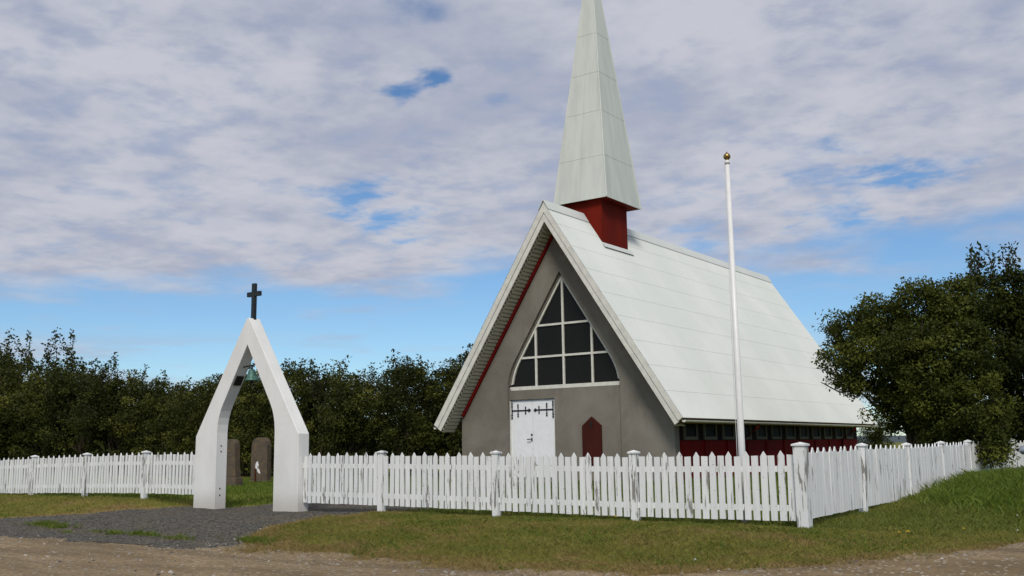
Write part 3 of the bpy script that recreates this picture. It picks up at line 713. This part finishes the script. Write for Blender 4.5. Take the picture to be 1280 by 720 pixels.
headstone(-27.15, 22.95, .66, .24, 1.53, [(1.0, .55), (.97, .82), (.82, .93), (.55, .985), (.2, 1.0), (0, 1.0)], 'broad dark gravestone with shouldered rounded top and orange lichen', 1.0, .10, .80)
mx_, my_ = -26.52, 22.25; gz = float(ground_z(mx_, my_))
mk = empty('grave_marker', (mx_, my_, gz), 'thin rusty iron post with a white ornament in front of the broad gravestone', 'marker')
MB().box(mx_-.10, mx_-.05, my_-.02, my_+.02, gz-.1, gz+.52).build('post', 'rust', mk)
MB().prism([[(mx_+a_, gz+b_) for a_, b_ in ((-.045, .50), (.09, .46), (.15, .33), (.05, .39), (.03, .47), (.06, .60), (.005, .72), (-.04, .65), (-.055, .56))]], fy, my_-.03, my_+.03).build('ornament', 'white_ornament', mk, bevel=.008)
MB().box(mx_-.049, mx_+.05, my_-.01, my_+.01, gz+.42, gz+.45).build('arm', 'rust', mk)

pp = empty('metal_pipe', (-3.2, 22.6, .8), 'grey round-ended metal pipe standing on legs in the tall grass before the fence', 'pipe')
rr = .088; pts = [(-3.60, 22.6), ]
m = MB(); prof = [(-3.60+.0, .012), (-3.595, .045), (-3.575, .07), (-3.545, .085), (-3.50, rr), (-2.2, rr), (-2.199, .01)]
m.tube([(x, 22.6, 1.29) for x, _ in prof], [r for _, r in prof], 16).build('barrel', 'galvanised', pp, True)
for x in (-3.0, -2.4): MB().tube([(x, 22.6, .5), (x, 22.6, 1.22)], .025, 8).build('leg', 'galvanised', pp)

# ------------------------------------------------------------------ trees
def leaves(cent, n_per, rad, size, rng, tintc, up=.35):
    """leaves spread over small rounded clumps, facing outwards from each clump"""
    C = np.repeat(cent, n_per, 0); N = len(C); K = len(cent)
    d = rng.normal(0, 1, (N, 3)); d[:, 2] += up; d /= np.linalg.norm(d, axis=1, keepdims=True)
    R_ = np.repeat(rad*rng.uniform(.6, 1.35, K), n_per)[:, None]; sq = np.repeat(rng.uniform(.55, .95, K), n_per)
    r = R_*rng.uniform(.25, 1.12, (N, 1))**.7; off = d*r; off[:, 2] *= sq; P = C+off
    nrm = d+rng.normal(0, .55, (N, 3)); nrm /= np.linalg.norm(nrm, axis=1, keepdims=True)
    ax = np.cross(nrm, rng.normal(0, 1, (N, 3))); ax += d*.35; ax /= np.linalg.norm(ax, axis=1, keepdims=True); b = np.cross(nrm, ax); b /= np.linalg.norm(b, axis=1, keepdims=True)
    ln = size*rng.uniform(.6, 1.35, (N, 1)); wd = ln*rng.uniform(.42, .6, (N, 1))
    V = np.stack([P, P+ax*ln*.5+b*wd*.5, P+ax*ln, P+ax*ln*.5-b*wd*.5], 1).reshape(-1, 3)
    F = np.arange(N*4).reshape(N, 4); tn_ = np.clip(np.repeat(tintc, n_per) + rng.normal(0, .07, N), 0, 1)
    return V, F, np.repeat(tn_, 4)
def joinp(parts):
    V = []; F = []; T = []; k = 0
    for v, f, t_ in parts: V.append(v); F.append(f+k); T.append(t_); k += len(v)
    return np.concatenate(V), np.concatenate(F), np.concatenate(T)
def branch_path(a, b, rng, sag=.12, n=5):
    a = Vector(a); b = Vector(b); L = (b-a).length; pts = []
    for i in range(n+1):
        u = i/n; p = a.lerp(b, u); p.z += sag*L*math.sin(math.pi*u)*.5
        if 0 < i < n: p += Vector(rng.normal(0, .035*L, 3))
        pts.append(p)
    return pts
def tree_meshes(seed, lobes, n_clump, n_leaf, size, m, nshoot=0, sig=.20, trunks=((0, 0),), trunk_r=.11, shootlen=(.6, 1.3), inner=.35):
    """lobes: (x,y,z,rx,rz) about the tree's base; clumps sit mostly in the lobes' outer shell"""
    rng = np.random.default_rng(seed); wts = np.array([l[3]**2*l[4] for l in lobes])**.8; wts /= wts.sum()
    C = []; T = []
    for i in range(n_clump):
        l = lobes[rng.choice(len(lobes), p=wts)]; d = rng.normal(0, 1, 3); d /= np.linalg.norm(d)
        r = rng.uniform(inner, 1.0)**.6*(1+rng.normal(0, .07)); p = np.array([l[0]+d[0]*l[3]*r, l[1]+d[1]*l[3]*r, l[2]+d[2]*l[4]*r])
        if p[2] < .15: p[2] = .15+rng.uniform(0, .2)
        C.append(p); T.append(np.clip(.42+rng.normal(0, .28), 0, 1))
    C = np.array(C); parts = []
    big = rng.random(len(C)) < .5
    parts.append(leaves(C[big], n_leaf, sig, size, rng, np.array(T)[big]))
    parts.append(leaves(C[~big], int(n_leaf*.55), sig*.6, size*.95, rng, np.array(T)[~big]))
    wood = MB(); top = max(l[2]+l[4] for l in lobes)
    for k, (tx, ty) in enumerate(trunks):
        h = top*(.62 if k == 0 else .5); lean = rng.normal(0, .12, 2)*h*.5
        pts = [(tx, ty, -.15), (tx+lean[0]*.2, ty+lean[1]*.2, h*.3), (tx+lean[0]*.6+rng.normal(0, .05), ty+lean[1]*.6, h*.65), (tx+lean[0], ty+lean[1], h)]
        wood.tube(pts, [trunk_r, trunk_r*.8, trunk_r*.55, trunk_r*.25], 7)
    for l in lobes:
        for j in range(3):
            tr_ = trunks[rng.integers(len(trunks))]; zb_ = min(max(.35, l[2]*rng.uniform(.3, .65)), top*.55); d = rng.normal(0, .45, 3)
            e = (l[0]+d[0]*l[3], l[1]+d[1]*l[3], l[2]+abs(d[2])*l[4]); pts = branch_path((tr_[0], tr_[1], zb_), e, rng)
            wood.tube(pts, list(np.linspace(trunk_r*.42, .012, len(pts))), 5, False)
    SC_ = []; ST = []
    for i in range(nshoot):         # upright leafy shoots that break the outline
        l = lobes[rng.choice(len(lobes))]; a = rng.uniform(0, 2*math.pi); rr_ = rng.uniform(0, .8)
        b = np.array([l[0]+math.cos(a)*l[3]*rr_, l[1]+math.sin(a)*l[3]*rr_, l[2]+l[4]*math.sqrt(1-rr_**2)*.85]); L = rng.uniform(*shootlen)
        e = b+np.array([rng.normal(0, .16)*L, rng.normal(0, .16)*L, L]); pts = branch_path(b, e, rng, 0, 4)
        wood.tube(pts, [.014, .012, .010, .007, .004], 4, False)
        for u in np.linspace(.1, 1, int(L/.10)):
            q = pts[min(int(u*4), 3)].lerp(pts[min(int(u*4)+1, 4)], u*4-int(u*4) if u < 1 else 1)
            SC_.append([q.x, q.y, q.z]); ST.append(.38+rng.normal(0, .1))
    if SC_: parts.append(leaves(np.array(SC_), 7, .12, size*1.15, rng, np.array(ST), .1))
    V, F, T_ = joinp(parts)
    return npmesh('crown', V, F, m, T_), wood.mesh('trunk', 'bark', smooth=True, fix=False)
def place_tree(name, meshes, loc, rz, sc, label, group=None):
    e = empty(name, loc, label, 'tree', group)
    for nm, me in (('crown', meshes[0]), ('trunk', meshes[1])):
        o = link(nm, me, e); o.rotation_euler = (0, 0, rz); o.scale = sc
    return e
belt = []
for v in range(6):
    rng = np.random.default_rng(100+v); lob = [(0, 0, 1.4, 1.65, 1.35), (0, 0, 3.0, 1.55, 1.5)]
    for j in range(6):
        a = rng.uniform(0, 6.28); d = rng.uniform(.5, 1.25); lob.append((math.cos(a)*d, math.sin(a)*d, rng.uniform(1.2, 4.3), rng.uniform(.65, 1.0), rng.uniform(.6, 1.0)))
    belt.append(tree_meshes(200+v, lob, 150, 120, .12, 'leaf_dark', nshoot=(9, 16, 5, 12, 4, 7)[v], sig=.44, trunks=((0, 0), (.35, .2), (-.3, .25)), trunk_r=.08, shootlen=((.8, 1.7) if v in (0, 1, 3) else (.4, .9))))
# belt behind the fence: photograph heights fall from left to right
GRP = 'trees in the dark belt behind the churchyard'
LAB = 'dark green bushy tree in the dense belt behind the churchyard fence'
tops = lambda x: float(np.interp(x, [-66, -58, -52, -46, -42, -38, -33, -29, -26, -23, -20], [7.6, 7.3, 6.7, 6.2, 5.1, 4.9, 4.9, 5.0, 5.2, 4.9, 4.7]))
i = 0
x = -68.0
while x < -19.5:
    y = 28.6 + random.uniform(-.6, 1.0) + (1.2 if x > -24 else 0); h = tops(x)*random.uniform(.90, 1.04); sc = h/5.1
    if x < -43: v = random.choice((0, 1, 3, 5))
    else: v = random.choice((2, 4, 5)) if x < -30 else random.choice((2, 4))
    place_tree('belt_tree', belt[v], (x, y, float(ground_z(x, y))), random.uniform(0, 6.28), (sc*random.uniform(.95, 1.15), sc*random.uniform(.95, 1.15), sc), 'dark green tree with thin leafy shoots in the front row behind the churchyard fence' if v in (0, 1, 3) else 'dark green round-crowned tree in the front row of the belt behind the gravestones', GRP)
    x += random.uniform(2.0, 2.7); i += 1
x = -72.0
while x < -20.5:
    y = 32.6 + random.uniform(-.8, 1.2); h = tops(x*28.6/32.6)*1.06*random.uniform(.88, 1.05); sc = h/5.1
    v = random.choice((0, 1, 3)) if x < -50 else random.choice((2, 4, 5))
    place_tree('belt_tree', belt[v], (x, y, float(ground_z(x, y))), random.uniform(0, 6.28), (sc*1.1, sc*1.1, sc), 'dark green tree in the second row of the belt, half hidden by the front row', GRP)
    x += random.uniform(2.4, 3.2)
x = -66.0
while x < -20:
    y = 30.6 + random.uniform(-.5, .5); sc = random.uniform(.42, .58)
    place_tree('understory_bush', belt[random.choice((2, 4))], (x, y, float(ground_z(x, y))), random.uniform(0, 6.28), (sc*1.5, sc*1.3, sc), 'low dark bush filling the gaps between the trunks of the tree belt', 'bushes under the tree belt')
    x += random.uniform(1.8, 2.4)
# big tree beside the side fence
B0 = (-6.4, 26.6); g0 = float(ground_z(*B0))
def rel(L, b, g): return [(x-b[0], y-b[1], z-g, r, r2) for x, y, z, r, r2 in L]
lobA = rel([(-8.45, 27.0, 3.75, .62, .50), (-8.15, 27.3, 4.45, .62, .52), (-8.35, 26.9, 3.1, .45, .40), (-7.3, 27.0, 4.6, .85, .68), (-6.3, 26.6, 4.75, .85, .62), (-5.6, 27.2, 4.9, .8, .65),
            (-7.2, 26.2, 3.4, 1.0, .9), (-6.2, 25.8, 3.3, 1.05, 1.0), (-5.3, 26.3, 3.6, 1.0, 1.0), (-6.7, 26.6, 2.3, .85, .75), (-5.7, 25.7, 2.2, .9, .9), (-5.0, 25.6, 2.2, .8, .85),
            (-4.65, 25.2, 1.55, .42, .42), (-5.3, 26.6, 1.35, .8, .7), (-4.55, 25.1, 1.22, .28, .25)], B0, g0)
tA = tree_meshes(31, lobA, 680, 200, .085, 'leaf_right', nshoot=14, sig=.36, trunks=((0, 0), (.3, -.2), (-.35, .15)), trunk_r=.13, shootlen=(.25, .55))
place_tree('broad_tree', tA, (B0[0], B0[1], g0), 0, (1, 1, 1), 'broad dark green tree spreading over the side fence towards the church roof')
B1_ = (-4.9, 30.0); g1 = float(ground_z(*B1_))
lobB = rel([(-5.2, 29.2, 5.2, .8, .85), (-4.6, 29.5, 5.3, .8, .75), (-4.0, 29.5, 4.7, .9, .9), (-5.0, 29.5, 4.0, 1.1, 1.1), (-3.9, 29.3, 3.6, 1.2, 1.2), (-4.6, 29.4, 2.4, 1.3, 1.2), (-3.6, 29.6, 2.0, 1.2, 1.2), (-4.8, 29.6, 1.2, 1.2, 1.0)], B1_, g1)
tB = tree_meshes(32, lobB, 460, 180, .10, 'leaf_right', nshoot=30, sig=.40, trunks=((0, 0), (.3, .2)), trunk_r=.12, shootlen=(.4, .9))
place_tree('tall_tree', tB, (B1_[0], B1_[1], g1), 0, (1, 1, 1), 'taller dark tree with thin upright shoots behind the broad tree at the fence corner')
# low scrub beyond the far end of the church
for (x, y, s) in ((-10.6, 45.0, .42), (-13.5, 47.5, .46), (-9.2, 52, .34)):
    place_tree('scrub_bush', belt[2], (x, y, float(ground_z(x, y))), x, (s*1.2, s*1.2, s), 'small dark bush growing beyond the far end of the church', 'bushes beyond the church')

# ------------------------------------------------------------------ grass, pebbles, flowers
def blades(name, x0, x1, y0, y1, n, h, wdt, m, label, dens=None, kfac=1, seed=1, bend=.5):
    rng = np.random.default_rng(seed); x = rng.uniform(x0, x1, n); y = rng.uniform(y0, y1, n)
    a = turf_amount(x, y) if dens is None else dens(x, y)*turf_amount(x, y); k = rng.random(n) < a; x = x[k]; y = y[k]; n = len(x)
    z = ground_z(x, y); cl = fbm(x*2.2+31, y*2.2, 3); hh = h*rng.uniform(.5, 1.25, n)*(.5+1.0*cl); az = rng.uniform(0, 6.283, n); tl = rng.normal(0, bend, (n, 2))
    wv = np.stack([np.cos(az), np.sin(az), np.zeros(n)], -1)*wdt*.5; P = np.stack([x, y, z-.005], -1); tip = np.stack([tl[:, 0]*hh, tl[:, 1]*hh, hh], -1)
    mid = tip*np.array([.42, .42, .6])
    V = np.stack([P-wv, P+wv, P+mid+wv*.7, P+tip, P+mid-wv*.7], 1).reshape(-1, 3); F = np.arange(n*5).reshape(n, 5)
    o = link(name, npmesh(name, V, F, m, np.repeat(rng.random(n), 5), dry=np.repeat(dryness(x, y), 5))); o['kind'] = 'stuff'; tag(o, label, 'grass'); return o
blades('mown_grass', -13.6, -1.6, 9.4, 14.3, 150000, .042, .009, 'blade', 'short worn mown grass between the road and the front fence', seed=3, bend=.9)
blades('verge_grass', -29, -12.4, 9.9, 14.4, 60000, .05, .011, 'blade', 'short grass and tufts beside the gravel drive and the road', seed=4, bend=.8)
blades('churchyard_grass', -31, -5.2, 14.3, 29, 110000, .085, .02, 'lush', 'green grass inside the churchyard behind the fence', seed=5, bend=.6)
blades('bank_grass', -5.0, -1.2, 14.0, 26.5, 60000, .07, .012, 'blade', 'green grass on the bank outside the side fence', seed=6, bend=.7)
bankd = lambda x, y: sst(16.8, 20.0, y+(x+4)*.7+(fbm(x*1.2, y*1.2, 3)-.5)*2.5)*sst(-5.0, -4.2, x+ (y-20)*.02)
blades('tall_grass', -5.0, -1.6, 16.5, 24.2, 26000, .20, .018, 'lush', 'long lush grass on top of the bank beside the side fence', dens=bankd, seed=7, bend=.55)
blades('verge_tufts', -20.5, -12.2, 10.1, 11.6, 60000, .085, .012, 'lush', 'green grass tufts growing in the gravel along the road', dens=lambda x, y: verge_tuft(x, y), seed=9, bend=.6)
blades('lawn_weeds', -13.2, -1.6, 9.6, 13.8, 22000, .055, .016, 'lush', 'darker green weed patches in the worn lawn', dens=lambda x, y: sst(.56, .70, fbm(x*1.1+70, y*1.6+9, 4)), seed=10, bend=.9)
def footgrass(x, y): return np.maximum(np.exp(-((y-13.93)/.12)**2)*(x < -4.9), np.exp(-((x+4.93)/.12)**2)*(y > 13.8))
blades('fence_foot_grass', -28, -4.5, 13.5, 24.5, 90000, .075, .010, 'lush', 'unmown grass fringe along the foot of the fences', dens=footgrass, seed=8, bend=.45)

def pebbles(name, x0, x1, y0, y1, n, dens, smin, smax, label, seed):
    rng = np.random.default_rng(seed); x = rng.uniform(x0, x1, n); y = rng.uniform(y0, y1, n); k = rng.random(n) < dens(x, y); x = x[k]; y = y[k]; n = len(x)
    z = ground_z(x, y)+.008; s = smin+(smax-smin)*rng.random(n)**4
    oc = np.array([(1, 0, 0), (-1, 0, 0), (0, 1, 0), (0, -1, 0), (0, 0, 1), (0, 0, -1), (.7, .7, .1), (-.7, .7, -.1), (.7, -.7, .1), (-.7, -.7, 0)], float)
    oc = oc[:6]; Fo = np.array([(0, 2, 4), (2, 1, 4), (1, 3, 4), (3, 0, 4), (2, 0, 5), (1, 2, 5), (3, 1, 5), (0, 3, 5)])
    a = rng.uniform(0, 6.28, n); ca, sa = np.cos(a), np.sin(a); st_ = rng.uniform(.6, 1.3, (n, 1, 3))*np.array([1, .8, .5])
    O = oc[None]*st_*(1+rng.normal(0, .18, (n, 6, 3))); X = O[..., 0]*ca[:, None]-O[..., 1]*sa[:, None]; Y = O[..., 0]*sa[:, None]+O[..., 1]*ca[:, None]
    V = np.stack([X, Y, O[..., 2]], -1)*s[:, None, None]*.5+np.stack([x, y, z], -1)[:, None]
    F = (Fo[None]+(np.arange(n)*6)[:, None, None]).reshape(-1, 3)
    o = link(name, npmesh(name, V.reshape(-1, 3), F, 'pebble', np.repeat(rng.random(n), 6))); o['kind'] = 'stuff'; tag(o, label, 'stones'); return o
dv = lambda x, y: np.clip(np.exp(-((road_s(x, y)-.15)/.45)**2)*(.25+1.3*sst(.45, .65, fbm(x*.9, y*.9+50, 3))) + .16*sst(.0, .4, road_s(x, y)), 0, 1)*(1-.7*turf_amount(x, y))
pebbles('verge_stones', -26, -1.0, 7.0, 16, 60000, dv, .010, .10, 'loose pale stones strewn along the edge of the dirt road', 21)
dp = lambda x, y: sst(-.15, .2, path_s(x, y))*(1-.8*turf_amount(x, y))
pebbles('path_gravel', -23, -12, 9.8, 16.5, 60000, dp, .012, .055, 'grey gravel stones on the drive to the gateway', 22)

def dandelion(x, y, h, r, m, label, cat='flower', grp=None):
    z = float(ground_z(x, y)); e = empty('dandelion' if m == 'petal_yellow' else 'daisy', (x, y, z), label, cat, grp)
    MB().tube([(x, y, z-.01), (x+.004, y, z+h*.6), (x, y, z+h)], .004, 5).build('stem', 'stem_green', e)
    f = MB(); n = 14
    for ring, (rr_, zz_) in enumerate(((1.0, .004), (.72, .012), (.42, .018))):
        for j in range(n):
            a = 2*math.pi*(j+.5*ring)/n; b = a+.17; c = a-.17; rad = r*rr_
            f.add([(x, y, z+h+zz_*.4), (x+rad*.8*math.cos(c), y+rad*.8*math.sin(c), z+h+zz_), (x+rad*math.cos(a), y+rad*math.sin(a), z+h+zz_*1.1), (x+rad*.8*math.cos(b), y+rad*.8*math.sin(b), z+h+zz_)], [(0, 1, 2, 3)])
    f.build('flower_head', m, e, fix=False)
dandelion(-7.93, 13.72, .07, .035, 'petal_yellow', 'yellow dandelion at the foot of the front fence')
dandelion(-3.62, 13.45, .07, .030, 'petal_yellow', 'smaller yellow dandelion of the pair on the worn lawn below the corner post')
dandelion(-3.53, 13.52, .085, .038, 'petal_yellow', 'larger yellow dandelion of the pair on the worn lawn below the corner post')
dandelion(-3.15, 14.9, .07, .025, 'petal_yellow', 'lone yellow dandelion on the bank beside the side fence')
dandelion(-20.6, 12.6, .07, .04, 'petal_yellow', 'yellow dandelion on the grass before the fence beyond the gateway')
dandelion(-2.55, 15.3, .05, .022, 'petal_white', 'tiny white flower on the worn patch of the bank', 'flower', 'white flowers on the bank')
dandelion(-2.75, 16.6, .05, .022, 'petal_white', 'tiny white flower on the worn patch of the bank', 'flower', 'white flowers on the bank')
dandelion(-5.35, 11.1, .05, .022, 'petal_white', 'single tiny white flower on the lawn between the road and the front fence')
